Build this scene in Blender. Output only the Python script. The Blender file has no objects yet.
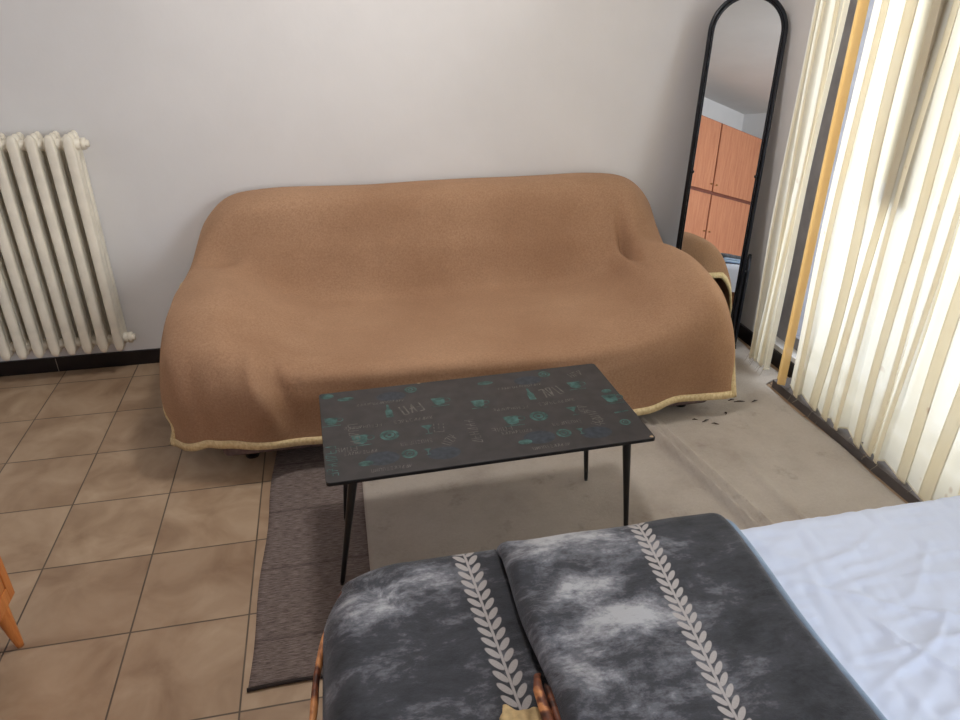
import bpy, bmesh, math, random
from math import sin, cos, pi, sqrt, radians, exp
from mathutils import Vector, Matrix, noise
random.seed(7)
scene = bpy.context.scene
COL = scene.collection

# ------------------------------------------------------------------ materials
def lin(c):
    return tuple(((x/255)/12.92 if x/255 <= .04045 else ((x/255+.055)/1.055)**2.4) for x in c) + (1,)

class NT:
    def __init__(s, name):
        s.m = bpy.data.materials.new(name); s.m.use_nodes = True
        s.t = s.m.node_tree; s.N = s.t.nodes; s.b = s.N['Principled BSDF']; s.out = s.N['Material Output']
    def n(s, typ, ins=None, **kw):
        nd = s.N.new(typ)
        for k, v in kw.items(): setattr(nd, k, v)
        for k, v in (ins or {}).items():
            if hasattr(v, 'is_linked') or isinstance(v, bpy.types.NodeSocket): s.t.links.new(v, nd.inputs[k])
            else: nd.inputs[k].default_value = v
        return nd
    def math(s, op, a, b=0.0, c=None):
        d = {0: a, 1: b}
        if c is not None: d[2] = c
        return s.n('ShaderNodeMath', d, operation=op).outputs[0]
    def coord(s, kind='Object'):
        return s.n('ShaderNodeTexCoord').outputs[kind]
    def mapping(s, vec, scale=(1, 1, 1), rot=(0, 0, 0), loc=(0, 0, 0)):
        return s.n('ShaderNodeMapping', {'Vector': vec, 'Scale': scale, 'Rotation': rot, 'Location': loc}).outputs[0]
    def noise(s, vec, scale, detail=3, rough=.5, dist=0.0):
        return s.n('ShaderNodeTexNoise', {'Vector': vec, 'Scale': scale, 'Detail': detail, 'Roughness': rough, 'Distortion': dist}).outputs[0]
    def ramp(s, fac, stops, interp='LINEAR'):
        r = s.n('ShaderNodeValToRGB', {'Fac': fac}); cr = r.color_ramp; cr.interpolation = interp
        while len(cr.elements) < len(stops): cr.elements.new(.5)
        for e, (p, c) in zip(cr.elements, stops): e.position = p; e.color = c
        return r.outputs[0]
    def mix(s, f, a, b, blend='MIX'):
        nd = s.n('ShaderNodeMix', data_type='RGBA', blend_type=blend)
        for i, v in ((0, f), (6, a), (7, b)):
            if isinstance(v, bpy.types.NodeSocket): s.t.links.new(v, nd.inputs[i])
            else: nd.inputs[i].default_value = v
        return nd.outputs[2]
    def bump(s, h, strength=.3, dist=.01):
        b = s.n('ShaderNodeBump', {'Height': h, 'Strength': strength, 'Distance': dist})
        s.t.links.new(b.outputs[0], s.b.inputs['Normal'])
    def set(s, color=None, rough=None, metal=None, spec=None, sheen=None, sheen_rough=None, sheen_tint=None):
        for k, v in (('Base Color', color), ('Roughness', rough), ('Metallic', metal), ('Specular IOR Level', spec),
                     ('Sheen Weight', sheen), ('Sheen Roughness', sheen_rough), ('Sheen Tint', sheen_tint)):
            if v is None: continue
            if isinstance(v, bpy.types.NodeSocket): s.t.links.new(v, s.b.inputs[k])
            else: s.b.inputs[k].default_value = v
        return s.m

def plain(name, c, rough=.6, metal=0, spec=.4, var=.06, nscale=14, bump=0.0, bscale=200):
    t = NT(name); v = t.coord()
    n = t.noise(v, nscale, 3)
    a = lin(c); d = tuple(x*(1-var*3) for x in a[:3]) + (1,); l = tuple(min(1, x*(1+var)) for x in a[:3]) + (1,)
    col = t.ramp(n, [(.3, d), (.7, l)])
    t.set(col, rough, metal, spec)
    if bump: t.bump(t.noise(v, bscale, 2), bump, .002)
    return t.m

def wall_mat(name, c):
    t = NT(name); v = t.coord()
    n = t.noise(v, 1.7, 4, .6); n2 = t.noise(v, 60, 3)
    col = t.ramp(n, [(.3, lin([x*.965 for x in c])), (.7, lin(c))])
    t.set(col, .85, 0, .25); t.bump(n2, .08, .004)
    return t.m

def floor_mat():
    t = NT('tile_floor'); v = t.coord()
    sep = t.n('ShaderNodeSeparateXYZ', {0: v})
    T = .3335
    fx = t.math('DIVIDE', t.math('ADD', sep.outputs[0], .352+T*20), T)
    fy = t.math('DIVIDE', t.math('ADD', sep.outputs[1], -1.660+T*20), T)
    def edge(f):
        fr = t.math('FRACT', f)
        return t.math('MINIMUM', fr, t.math('SUBTRACT', 1.0, fr))
    ed = t.math('MINIMUM', edge(fx), edge(fy))
    g = t.n('ShaderNodeMapRange', {0: ed, 1: .005, 2: .010, 3: 1.0, 4: 0.0}).outputs[0]
    comb = t.n('ShaderNodeCombineXYZ', {0: t.math('FLOOR', fx), 1: t.math('FLOOR', fy), 2: 0.0}).outputs[0]
    wn = t.n('ShaderNodeTexWhiteNoise', {0: comb}).outputs[0]
    off = t.n('ShaderNodeVectorMath', {0: v, 1: t.n('ShaderNodeVectorMath', {0: comb, 3: 3.7}, operation='SCALE').outputs[0]}, operation='ADD').outputs[0]
    n1 = t.noise(off, 5.5, 4, .55, .6); n2 = t.noise(off, 40, 3)
    base = t.ramp(n1, [(.28, lin((146, 120, 96))), (.5, lin((174, 149, 123))), (.75, lin((194, 171, 145)))])
    base = t.mix(t.math('MULTIPLY', wn, .22), base, lin((128, 98, 78)))
    base = t.mix(t.math('MULTIPLY', n2, .22), base, lin((150, 120, 95)))
    gc = t.mix(t.noise(v, 9), lin((50, 38, 30)), lin((120, 104, 88)))
    col = t.mix(g, base, gc)
    ro = t.n('ShaderNodeMapRange', {0: n1, 3: .38, 4: .55}).outputs[0]
    t.set(col, ro, 0, .45)
    t.bump(t.math('SUBTRACT', t.math('MULTIPLY', n1, .3), g), .35, .003)
    return t.m

def wood(name, dark, light, scale=4, axis=2, rough=.42):
    t = NT(name); v = t.coord(); sc = [9, 9, 9]; sc[axis] = .8
    n = t.noise(t.mapping(v, sc), scale, 5, .6, .8)
    n2 = t.noise(t.mapping(v, [q*4 for q in sc]), scale*3, 3)
    f = t.math('ADD', t.math('MULTIPLY', n, .75), t.math('MULTIPLY', n2, .25))
    t.set(t.ramp(f, [(.32, lin(dark)), (.62, lin(light))]), rough, 0, .4)
    t.bump(f, .06, .003)
    return t.m

def weave(t, uv, fx, fy):
    sep = t.n('ShaderNodeSeparateXYZ', {0: uv})
    a = t.math('SINE', t.math('MULTIPLY', sep.outputs[0], fx)); b = t.math('SINE', t.math('MULTIPLY', sep.outputs[1], fy))
    return t.math('MULTIPLY', a, b)

def throw_mat():
    t = NT('brown_wool'); v = t.coord(); uv = t.coord('UV')
    n = t.noise(v, 2.2, 4, .6); nf = t.noise(v, 120, 5, .8); ns = t.noise(t.mapping(uv, (60, 400, 1)), 1.0, 3)
    base = t.ramp(n, [(.3, lin((156, 120, 94))), (.7, lin((178, 142, 114)))])
    gr = t.n('ShaderNodeMapRange', {0: nf, 1: .38, 2: .66, 3: 0.0, 4: .45}).outputs[0]
    base = t.mix(gr, base, lin((104, 76, 56)))
    base = t.mix(t.math('MULTIPLY', ns, .18), base, lin((190, 150, 118)))
    t.set(base, .95, 0, .1, .35, .5, lin((225, 190, 160)))
    t.bump(nf, .6, .003)
    return t.m

def carpet_mat():
    t = NT('beige_carpet'); v = t.coord()
    n = t.noise(v, 3.0, 5, .65); nf = t.noise(v, 75, 6, .85)
    base = t.ramp(n, [(.25, lin((166, 156, 147))), (.5, lin((190, 181, 172))), (.8, lin((204, 196, 188)))])
    base = t.mix(t.math('MULTIPLY', nf, .5), base, lin((134, 120, 107)))
    # worn brown stains towards the corner under the curtain side
    st = t.noise(v, 7, 5, .7); sm = t.n('ShaderNodeMapRange', {0: st, 1: .60, 2: .72, 3: 0.0, 4: .35}).outputs[0]
    base = t.mix(sm, base, lin((104, 88, 76)))
    t.set(base, .95, 0, .1, .2, .5)
    t.bump(nf, .7, .004)
    return t.m

def rug_mat():
    t = NT('brown_grey_rug'); v = t.coord()
    n = t.noise(t.mapping(v, (30, 260, 1)), 1.0, 4, .75); n2 = t.noise(v, 4, 3)
    base = t.ramp(n, [(.32, lin((78, 66, 62))), (.5, lin((124, 112, 108))), (.72, lin((168, 154, 150)))])
    base = t.mix(t.math('MULTIPLY', n2, .3), base, lin((84, 70, 64)))
    sep = t.n('ShaderNodeSeparateXYZ', {0: v})
    fr = t.math('FRACT', t.math('DIVIDE', t.math('ADD', sep.outputs[1], .05), .29))
    g = t.n('ShaderNodeMapRange', {0: t.math('ABSOLUTE', t.math('SUBTRACT', fr, .5)), 1: .008, 2: .03, 3: .35, 4: 0.0}).outputs[0]
    base = t.mix(g, base, lin((60, 50, 46)))
    t.set(base, .95, 0, .1)
    t.bump(n, .8, .004)
    return t.m

def leaf_blanket_mat(name, stripes, slant=0.0, light=0.5, blots=(), sw=1.0):
    t = NT(name); uv = t.coord('UV'); v = t.coord()
    sep = t.n('ShaderNodeSeparateXYZ', {0: uv}); U, V = sep.outputs[0], sep.outputs[1]
    n = t.noise(t.mapping(uv, (6, 10, 1)), 1.0, 6, .72, .25); nf = t.noise(uv, 320, 4, .7)
    nb = t.noise(t.mapping(uv, (30, 60, 1)), 1.0, 5, .75, .4)
    f = t.math('ADD', t.math('MULTIPLY', n, .78), t.math('MULTIPLY', nb, .22))
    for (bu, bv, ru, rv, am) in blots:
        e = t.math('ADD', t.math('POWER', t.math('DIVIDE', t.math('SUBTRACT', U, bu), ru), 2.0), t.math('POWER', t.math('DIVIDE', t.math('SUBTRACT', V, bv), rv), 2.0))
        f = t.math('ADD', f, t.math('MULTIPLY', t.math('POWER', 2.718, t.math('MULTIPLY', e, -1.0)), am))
    base = t.ramp(f, [(.34, lin((50, 52, 56))), (light-.03, lin((72, 73, 79))), (light+.06, lin((118, 119, 127))), (light+.18, lin((186, 187, 192)))])
    base = t.mix(t.math('MULTIPLY', nf, .18), base, lin((28, 29, 34)))
    mask = None
    for u0 in stripes:
        d = t.math('SUBTRACT', U, u0)
        d = t.math('SUBTRACT', d, t.math('MULTIPLY', V, slant))
        a = t.math('ABSOLUTE', d)
        ph = t.math('MULTIPLY', t.math('SIGN', d), .18)
        vv = t.math('ADD', t.math('DIVIDE', t.math('SUBTRACT', V, t.math('MULTIPLY', a, .85)), .0265*sw), ph)
        fr = t.math('SUBTRACT', t.math('FRACT', vv), .5)
        e1 = t.math('POWER', t.math('DIVIDE', t.math('SUBTRACT', a, .0145*sw), .0125*sw), 2.0)
        e2 = t.math('POWER', t.math('DIVIDE', fr, .37), 2.0)
        # taper the leaf towards its tip
        leaf = t.n('ShaderNodeMapRange', {0: t.math('ADD', e1, e2), 1: .8, 2: 1.15, 3: 1.0, 4: 0.0}).outputs[0]
        stem = t.n('ShaderNodeMapRange', {0: a, 1: .002, 2: .0035, 3: 1.0, 4: 0.0}).outputs[0]
        m = t.math('MAXIMUM', leaf, stem)
        mask = m if mask is None else t.math('MAXIMUM', mask, m)
    lc = t.mix(nf, lin((206, 200, 198)), lin((160, 154, 154)))
    base = t.mix(t.math('MULTIPLY', mask, .9), base, lc)
    t.set(base, .75, 0, .2, .35, .35, lin((200, 205, 215)))
    t.bump(t.math('ADD', nf, t.math('MULTIPLY', nb, .8)), .45, .004)
    return t.m

def sheet_mat():
    t = NT('pale_cotton'); v = t.coord()
    nf = t.noise(v, 300, 3); n = t.noise(v, 2.5, 3)
    t.set(t.mix(t.math('MULTIPLY', n, .5), lin((214, 223, 243)), lin((202, 213, 238))), .85, 0, .2)
    t.bump(nf, .15, .001)
    return t.m

def curtain_mat(name, c1, c2):
    t = NT(name); uv = t.coord('UV'); v = t.coord()
    nf = t.noise(t.mapping(uv, (260, 1400, 1)), 1.0, 3, .7); n = t.noise(v, 5, 4, .6)
    col = t.mix(n, lin(c1), lin(c2))
    spots = t.n('ShaderNodeMapRange', {0: t.noise(uv, 9, 2, .5), 1: .70, 2: .76, 3: 0.0, 4: .5}).outputs[0]
    col = t.mix(spots, col, lin((176, 122, 84)))
    col = t.mix(t.math('MULTIPLY', nf, .12), col, lin((200, 180, 130)))
    d = t.n('ShaderNodeBsdfDiffuse', {0: col}); tr = t.n('ShaderNodeBsdfTranslucent', {0: col}); tp = t.n('ShaderNodeBsdfTransparent')
    m1 = t.n('ShaderNodeMixShader', {0: .62, 1: d.outputs[0], 2: tr.outputs[0]})
    m2 = t.n('ShaderNodeMixShader', {0: .16, 1: m1.outputs[0], 2: tp.outputs[0]})
    t.t.links.new(m2.outputs[0], t.out.inputs[0])
    return t.m

def glass_mat():
    t = NT('window_glass')
    g = t.n('ShaderNodeBsdfGlossy', {'Roughness': .02}); tp = t.n('ShaderNodeBsdfTransparent')
    m = t.n('ShaderNodeMixShader', {0: .05, 1: tp.outputs[0], 2: g.outputs[0]})
    t.t.links.new(m.outputs[0], t.out.inputs[0])
    return t.m

def mirror_mat():
    t = NT('mirror_silver'); t.set((.86, .88, .88, 1), .0, 1.0); t.b.inputs['Roughness'].default_value = .004
    return t.m

def hem_mat():
    t = NT('cream_satin_binding'); v = t.coord()
    n = t.noise(v, 90, 3)
    t.set(t.ramp(n, [(.3, lin((206, 180, 132))), (.7, lin((234, 214, 170)))]), .5, 0, .4)
    t.bump(n, .4, .002)
    return t.m

M = {}
M['wall'] = wall_mat('white_plaster', (226, 224, 224))
M['ceiling'] = wall_mat('ceiling_paint', (214, 212, 210))
M['floor'] = floor_mat()
M['skirting'] = plain('black_skirting', (24, 18, 20), .35)
M['step'] = plain('dark_step', (104, 98, 96), .9)
M['grout'] = plain('grout', (150, 140, 130), .8)
M['radiator'] = plain('cream_enamel', (240, 233, 217), .42, 0, .5, .05, 9)
M['throw'] = throw_mat()
M['hem'] = hem_mat()
M['sofa'] = plain('mauve_brown_upholstery', (128, 110, 108), .9, 0, .2, .12, 60, .4)
M['black'] = plain('black_lacquer', (18, 18, 20), .35, 0, .5)
M['blackmetal'] = plain('black_metal', (36, 38, 44), .28, .4, .5)
M['mirror'] = mirror_mat()
M['backboard'] = plain('dark_backboard', (60, 50, 44), .8)
M['table'] = plain('charcoal_print', (56, 52, 52), .40, 0, .35, .10, 22)
M['teal'] = plain('teal_print', (62, 98, 94), .42, 0, .35, .28, 40)
M['bluep'] = plain('dull_blue_print', (50, 57, 66), .42, 0, .35, .15, 60)
M['greyp'] = plain('dull_grey_print', (98, 94, 90), .42, 0, .35, .2, 60)
M['chip'] = plain('bare_fibreboard', (176, 150, 122), .8)
M['carpet'] = carpet_mat()
M['rug'] = rug_mat()
M['rugedge'] = plain('rug_binding', (48, 40, 38), .9)
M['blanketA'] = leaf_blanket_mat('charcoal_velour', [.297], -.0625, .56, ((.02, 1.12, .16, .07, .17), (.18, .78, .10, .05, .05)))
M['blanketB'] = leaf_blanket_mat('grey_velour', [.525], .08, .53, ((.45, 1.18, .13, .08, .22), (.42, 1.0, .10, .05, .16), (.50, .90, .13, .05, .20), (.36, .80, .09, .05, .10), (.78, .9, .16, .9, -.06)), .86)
M['piping'] = plain('blue_grey_edge', (140, 160, 184), .6)
t_ = NT('brown_reverse'); v_ = t_.coord()
t_.set(t_.ramp(t_.noise(v_, 22, 3, .5, .6), [(.38, lin((62, 34, 26))), (.5, lin((124, 70, 46))), (.60, lin((206, 140, 88)))]), .5, 0, .4); M['brownrev'] = t_.m
M['beige'] = plain('beige_cloth', (206, 178, 132), .8, 0, .2, .1, 60, .3)
M['sheet'] = sheet_mat()
M['curtain'] = curtain_mat('cream_curtain', (250, 247, 238), (248, 240, 219))
M['curtain_orange'] = curtain_mat('golden_curtain', (246, 216, 156), (236, 190, 118))
M['glass'] = glass_mat()
M['frame'] = plain('grey_frame_paint', (150, 150, 158), .5)
M['pine'] = wood('orange_pine', (176, 98, 46), (214, 138, 76), 4, 2)
M['wardrobe'] = wood('wardrobe_veneer', (178, 112, 82), (204, 140, 104), 3, 2, .5)
M['wardrobe_line'] = plain('wardrobe_edge', (120, 70, 56), .5)
M['brass'] = plain('brass', (170, 130, 70), .3, .9)
M['strap'] = plain('brown_strap', (74, 58, 46), .8)
M['balcony'] = plain('balcony_tile', (214, 222, 236), .8)
M['facade'] = plain('facade_paint', (236, 212, 158), .9, 0, .2, .1, 1.5)
M['thread'] = plain('loose_thread', (176, 166, 150), .9)
M['darkthread'] = plain('dark_fluff', (60, 48, 44), .9)
M['bedwood'] = wood('bed_wood', (120, 76, 48), (150, 98, 62), 4, 0)

# ------------------------------------------------------------------ helpers
def link(name, bm, mats, parent=None, smooth=True, bevel=0, solid=0):
    me = bpy.data.meshes.new(name); bm.normal_update(); bm.to_mesh(me); bm.free()
    if not isinstance(mats, (list, tuple)): mats = [mats]
    for m in mats: me.materials.append(m)
    for p in me.polygons: p.use_smooth = smooth
    o = bpy.data.objects.new(name, me); COL.objects.link(o)
    if parent:
        o.parent = parent
        o.matrix_parent_inverse = parent_world(parent).inverted()
    if bevel:
        b = o.modifiers.new('bevel', 'BEVEL'); b.width = bevel; b.segments = 3; b.limit_method = 'ANGLE'; b.angle_limit = .6
        if smooth:
            o.modifiers.new('wn', 'WEIGHTED_NORMAL').keep_sharp = False
    if solid:
        s = o.modifiers.new('solid', 'SOLIDIFY'); s.thickness = solid; s.offset = -1
    return o

def parent_world(o):
    m = Matrix.LocRotScale(o.location, o.rotation_euler, o.scale)
    while o.parent:
        p = o.parent; m = Matrix.LocRotScale(p.location, p.rotation_euler, p.scale) @ o.matrix_parent_inverse @ m; o = p
    return m

def tag(o, label=None, cat=None, group=None, kind=None):
    if label: o['label'] = label
    if cat: o['category'] = cat
    if group: o['group'] = group
    if kind: o['kind'] = kind
    return o

def empty(name, loc, label=None, cat=None, rz=0, group=None):
    o = bpy.data.objects.new(name, None); COL.objects.link(o); o.location = loc; o.rotation_euler = (0, 0, rz)
    o.empty_display_size = .05
    return tag(o, label, cat, group)

def box(bm, lo, hi, mi=0, rot=None, piv=None):
    vs = [bm.verts.new((x, y, z)) for z in (lo[2], hi[2]) for y in (lo[1], hi[1]) for x in (lo[0], hi[0])]
    fs = [(0, 2, 3, 1), (4, 5, 7, 6), (0, 1, 5, 4), (2, 6, 7, 3), (0, 4, 6, 2), (1, 3, 7, 5)]
    for f in fs:
        fc = bm.faces.new([vs[i] for i in f]); fc.material_index = mi
    if rot: bmesh.ops.rotate(bm, verts=vs, cent=piv or (0, 0, 0), matrix=rot)
    return vs

def tube(bm, pts, rads, seg=12, mi=0, cap=True, squash=None):
    pts = [Vector(p) for p in pts]
    if not isinstance(rads, (list, tuple)): rads = [rads]*len(pts)
    rings = []
    up0 = None
    for i, p in enumerate(pts):
        d = (pts[min(i+1, len(pts)-1)] - pts[max(i-1, 0)]).normalized()
        if up0 is None:
            up0 = Vector((0, 0, 1)) if abs(d.z) < .9 else Vector((1, 0, 0))
        a = d.cross(up0).normalized(); b = a.cross(d).normalized(); up0 = b
        rings.append([bm.verts.new(p + (a*cos(2*pi*k/seg) + b*sin(2*pi*k/seg)*(squash or 1))*rads[i]) for k in range(seg)])
    for r0, r1 in zip(rings, rings[1:]):
        for k in range(seg):
            bm.faces.new((r0[k], r0[(k+1) % seg], r1[(k+1) % seg], r1[k])).material_index = mi
    if cap:
        bm.faces.new(rings[0][::-1]).material_index = mi; bm.faces.new(rings[-1]).material_index = mi

def cr(p0, p1, p2, p3, t):
    return .5*((2*p1) + (-p0+p2)*t + (2*p0-5*p1+4*p2-p3)*t*t + (-p0+3*p1-3*p2+p3)*t*t*t)
def spline(P, t):
    n = len(P)-1; x = max(0, min(.999999, t))*n; i = int(x); f = x-i
    g = lambda k: P[k] if 0 <= k <= n else (P[0]*2-P[1] if k < 0 else P[n]*2-P[n-1])
    return cr(g(i-1), g(i), g(i+1), g(i+2), f)
def catmull2(rows, u, v):       # rows[j][i], v along rows, u along columns
    n = len(rows)-1; x = max(0, min(.999999, v))*n; j = int(x); f = x-j
    S = lambda k: spline(rows[k], u)
    def g(k):
        if k < 0: return S(0)*2-S(1)
        if k > n: return S(n)*2-S(n-1)
        return S(k)
    return cr(g(j-1), g(j), g(j+1), g(j+2), f)

def grid(fn, nu, nv, uvs=None, bm=None, flip=False, mi=0):
    """surface from fn(u,v); uv in metres along the mid lines"""
    bm = bm or bmesh.new()
    uvl = bm.loops.layers.uv.verify()
    P = [[Vector(fn(i/nu, j/nv)) for i in range(nu+1)] for j in range(nv+1)]
    V = [[bm.verts.new(p) for p in r] for r in P]
    jm, im = nv//2, nu//2
    cu = [0]
    for i in range(nu): cu.append(cu[-1] + (P[jm][i+1]-P[jm][i]).length)
    cv = [0]
    for j in range(nv): cv.append(cv[-1] + (P[j+1][im]-P[j][im]).length)
    for j in range(nv):
        for i in range(nu):
            f = bm.faces.new((V[j][i], V[j][i+1], V[j+1][i+1], V[j+1][i])); f.material_index = mi
            for l, (a, b) in zip(f.loops, ((i, j), (i+1, j), (i+1, j+1), (i, j+1))):
                l[uvl].uv = uvs(a/nu, b/nv, P[b][a]) if uvs else (cu[a], cv[b])
            if flip: f.normal_flip()
    return bm, P, V

def rnd_box(bm, lo, hi, r=.03, seg=4, mi=0):
    b2 = bmesh.new(); box(b2, lo, hi)
    bmesh.ops.bevel(b2, geom=b2.edges[:], offset=r, segments=seg, profile=.5, affect='EDGES')
    vm = {}
    for v in b2.verts: vm[v] = bm.verts.new(v.co)
    for f in b2.faces:
        try: bm.faces.new([vm[v] for v in f.verts]).material_index = mi
        except ValueError: pass
    b2.free()

# ------------------------------------------------------------------ the room
XL, XR, YB, YF, ZC = -1.95, 2.12, 3.4716, -3.8, 2.85
OY0, OY1, OZ0, OZ1 = .75, 3.02, .10, 2.35      # window opening in the right wall
def struct(name, bm, m, **k):
    o = link(name, bm, m, smooth=False, **k); o['kind'] = 'structure'; return o
bm = bmesh.new(); box(bm, (XL-.1, YF-.1, -.1), (XR+.2, YB+.1, 0)); struct('floor', bm, M['floor'])
bm = bmesh.new(); box(bm, (XL-.1, YF-.1, ZC), (XR+.2, YB+.1, ZC+.1)); struct('ceiling', bm, M['ceiling'])
bm = bmesh.new(); box(bm, (XL-.1, YB, 0), (XR+.2, YB+.1, ZC)); struct('wall_back', bm, M['wall'])
bm = bmesh.new(); box(bm, (XL-.1, YF, 0), (XL, YB, ZC)); struct('wall_left', bm, M['wall'])
bm = bmesh.new(); box(bm, (XL, YF-.1, 0), (XR, YF, ZC)); struct('wall_front', bm, M['wall'])
bm = bmesh.new()
WY0, WY1, WZ0, WZ1 = -2.9, -.4, .75, 2.45       # added window for fill light, unseen behind the camera
box(bm, (XR, YF-.1, 0), (XR+.2, WY0, ZC)); box(bm, (XR, WY1, 0), (XR+.2, OY0, ZC))
box(bm, (XR, WY0, 0), (XR+.2, WY1, WZ0)); box(bm, (XR, WY0, WZ1), (XR+.2, WY1, ZC)); box(bm, (XR, OY1, 0), (XR+.2, YB, ZC))
box(bm, (XR, OY0, OZ1), (XR+.2, OY1, ZC)); box(bm, (XR, OY0, 0), (XR+.2, OY1, OZ0))
struct('wall_right', bm, M['wall'])
# window frame and panes
bm = bmesh.new()
fx0, fx1 = XR+.06, XR+.12
box(bm, (fx0, OY0, OZ0), (fx1, OY0+.06, OZ1)); box(bm, (fx0, OY1-.06, OZ0), (fx1, OY1, OZ1))
box(bm, (fx0, OY0+.06, OZ0), (fx1, OY1-.06, OZ0+.06)); box(bm, (fx0, OY0+.06, OZ1-.06), (fx1, OY1-.06, OZ1))
for yy, hw_ in ((1.30, .04), (2.00, .04), (2.86, .075)): box(bm, (fx0, yy-hw_, OZ0+.06), (fx1, yy+hw_, OZ1-.06))
win = struct('window_1', bm, M['frame'])
bm = bmesh.new(); box(bm, (fx0+.025, OY0+.05, OZ0+.05), (fx0+.032, OY1-.05, OZ1-.05))
link('glass_pane', bm, M['glass'], win, smooth=False)
bm = bmesh.new()
box(bm, (fx0, WY0, WZ0), (fx1, WY0+.06, WZ1)); box(bm, (fx0, WY1-.06, WZ0), (fx1, WY1, WZ1))
box(bm, (fx0, WY0+.06, WZ0), (fx1, WY1-.06, WZ0+.06)); box(bm, (fx0, WY0+.06, WZ1-.06), (fx1, WY1-.06, WZ1))
box(bm, (fx0, -1.68, WZ0+.06), (fx1, -1.62, WZ1-.06))
fill_win = struct('fill_window', bm, M['frame'])  # unseen opening, added so that fill light can enter
bm = bmesh.new(); box(bm, (fx0+.025, WY0+.05, WZ0+.05), (fx0+.032, WY1-.05, WZ1-.05))
link('glass_pane', bm, M['glass'], fill_win, smooth=False)
# dark step under the window, below the curtain hem
bm = bmesh.new(); box(bm, (1.972, .6, 0), (XR-.012, 2.60, .040)); struct('trim_3', bm, M['step'])
# skirting
def skirt(name, lo, hi, joints=()):
    bm = bmesh.new(); box(bm, lo, hi)
    for j in joints:
        box(bm, *j, 1)
    o = link(name, bm, [M['skirting'], M['grout']], smooth=False); o['kind'] = 'structure'
js = [((-1.385-.0015+.70*k, YB-.0135, 0), (-1.385+.0015+.70*k, YB-.011, .072)) for k in range(0, 5)]
skirt('baseboard_back', (XL+.012, YB-.012, 0), (XR-.012, YB, .075), js)
skirt('baseboard_right', (XR-.012, YF+.012, 0), (XR, YB, .075))
skirt('baseboard_left', (XL, YF+.012, 0), (XL+.012, YB, .075))
skirt('baseboard_front', (XL+.012, YF, 0), (XR-.012, YF+.012, .075))
# outside: balcony slab and facade opposite
bm = bmesh.new(); box(bm, (XR+.2, -4.5, -.1), (XR+1.5, 6.5, .0))
box(bm, (XR+1.4, -4.5, 0), (XR+1.5, 6.5, .55)); struct('trim_1', bm, M['balcony'])
bm = bmesh.new(); box(bm, (9.0, -6, -4), (9.3, 12, 7)); struct('trim_2', bm, M['facade'])

# ------------------------------------------------------------------ radiator
rad = empty('radiator', (-1.362, YB-.075, .135), 'cream cast iron column radiator mounted on the white wall at the left', 'radiator')
def section_bm():
    bm = bmesh.new()
    for dy, wd, dp in ((-.050, .0195, .018), (0.0, .016, .0225), (.046, .016, .021)):
        # rounded column
        N = 12; rings = []
        for z, s in ((0, .35), (.012, .8), (.035, 1), (.965, 1), (.990, .8), (1.003, .35)):
            ring = []
            for k in range(N):
                a = 2*pi*k/N; c, q = cos(a), sin(a)
                ring.append(bm.verts.new((wd*s*math.copysign(abs(c)**.4, c), dy + dp*s*math.copysign(abs(q)**.4, q), z)))
            rings.append(ring)
        for r0, r1 in zip(rings, rings[1:]):
            for k in range(N): bm.faces.new((r0[k], r0[(k+1) % N], r1[(k+1) % N], r1[k]))
        bm.faces.new(rings[0][::-1]); bm.faces.new(rings[-1])
    for z0 in (.02, .93):
        rnd_box(bm, (-.013, -.055, z0), (.013, .055, z0+.055), .010, 3)
    for zc in (.045, .955):
        tube(bm, [(-.0352, 0, zc), (.0352, 0, zc)], .024, 16)
        tube(bm, [(-.0352, 0, zc), (-.029, 0, zc)], .030, 16)
    return bm
s0 = link('radiator_section', section_bm(), M['radiator'], rad)
s0.matrix_parent_inverse = Matrix(); s0.location = (.315, 0, 0)
for k in range(1, 10):
    c = s0.copy(); COL.objects.link(c); c.parent = rad; c.location = (.315-.0705*k, 0, 0)
for zc in (.045, .955):
    bm = bmesh.new(); tube(bm, [(.35, 0, zc), (.366, 0, zc)], .027, 6); tube(bm, [(.36, 0, zc), (.378, 0, zc)], .016, 12)
    o = link('end_plug', bm, M['radiator'], rad); o.matrix_parent_inverse = Matrix()
for zc in (.12, .88):
    for xx in (-.2, .2):
        bm = bmesh.new(); tube(bm, [(xx, .04, zc), (xx, .0748, zc)], .008, 8)
        o = link('wall_bracket', bm, M['radiator'], rad); o.matrix_parent_inverse = Matrix()

# ------------------------------------------------------------------ sofa
sofa = empty('sofa', (.53, 2.95, 0), 'long sofa hidden under a brown throw, only its mauve base edge showing', 'sofa')
SX0, SX1 = -.50, 1.56
bm = bmesh.new(); rnd_box(bm, (SX0, 2.44, .045), (SX1, 3.40, .30), .03); link('base', bm, M['sofa'], sofa)
bm = bmesh.new()
rnd_box(bm, (SX0+.26, 2.43, .28), (SX0+.26+.77, 3.14, .345), .04); link('seat_cushion', bm, M['sofa'], sofa)
bm = bmesh.new()
rnd_box(bm, (SX0+.26+.775, 2.43, .28), (SX1-.26, 3.14, .345), .04); link('seat_cushion', bm, M['sofa'], sofa)
bm = bmesh.new(); rnd_box(bm, (SX0+.05, 3.17, .28), (SX1-.05, 3.38, .76), .09, 6)
for v in bm.verts:
    if v.co.z > .4: v.co.y += (v.co.z-.4)*.10
    v.co.y = min(v.co.y, 3.43)
link('backrest', bm, M['sofa'], sofa)
for x0, x1 in ((SX0, SX0+.24), (SX1-.24, SX1)):
    bm = bmesh.new(); rnd_box(bm, (x0+.02, 2.52, .25), (x1-.02, 3.15, .46), .08, 6); link('armrest', bm, M['sofa'], sofa)
for x in (SX0+.10, SX1-.10):
    for y in (2.52, 3.32):
        bm = bmesh.new(); tube(bm, [(x, y, 0), (x, y, .047)], [.026, .032], 16); link('foot', bm, M['black'], sofa)

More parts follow.
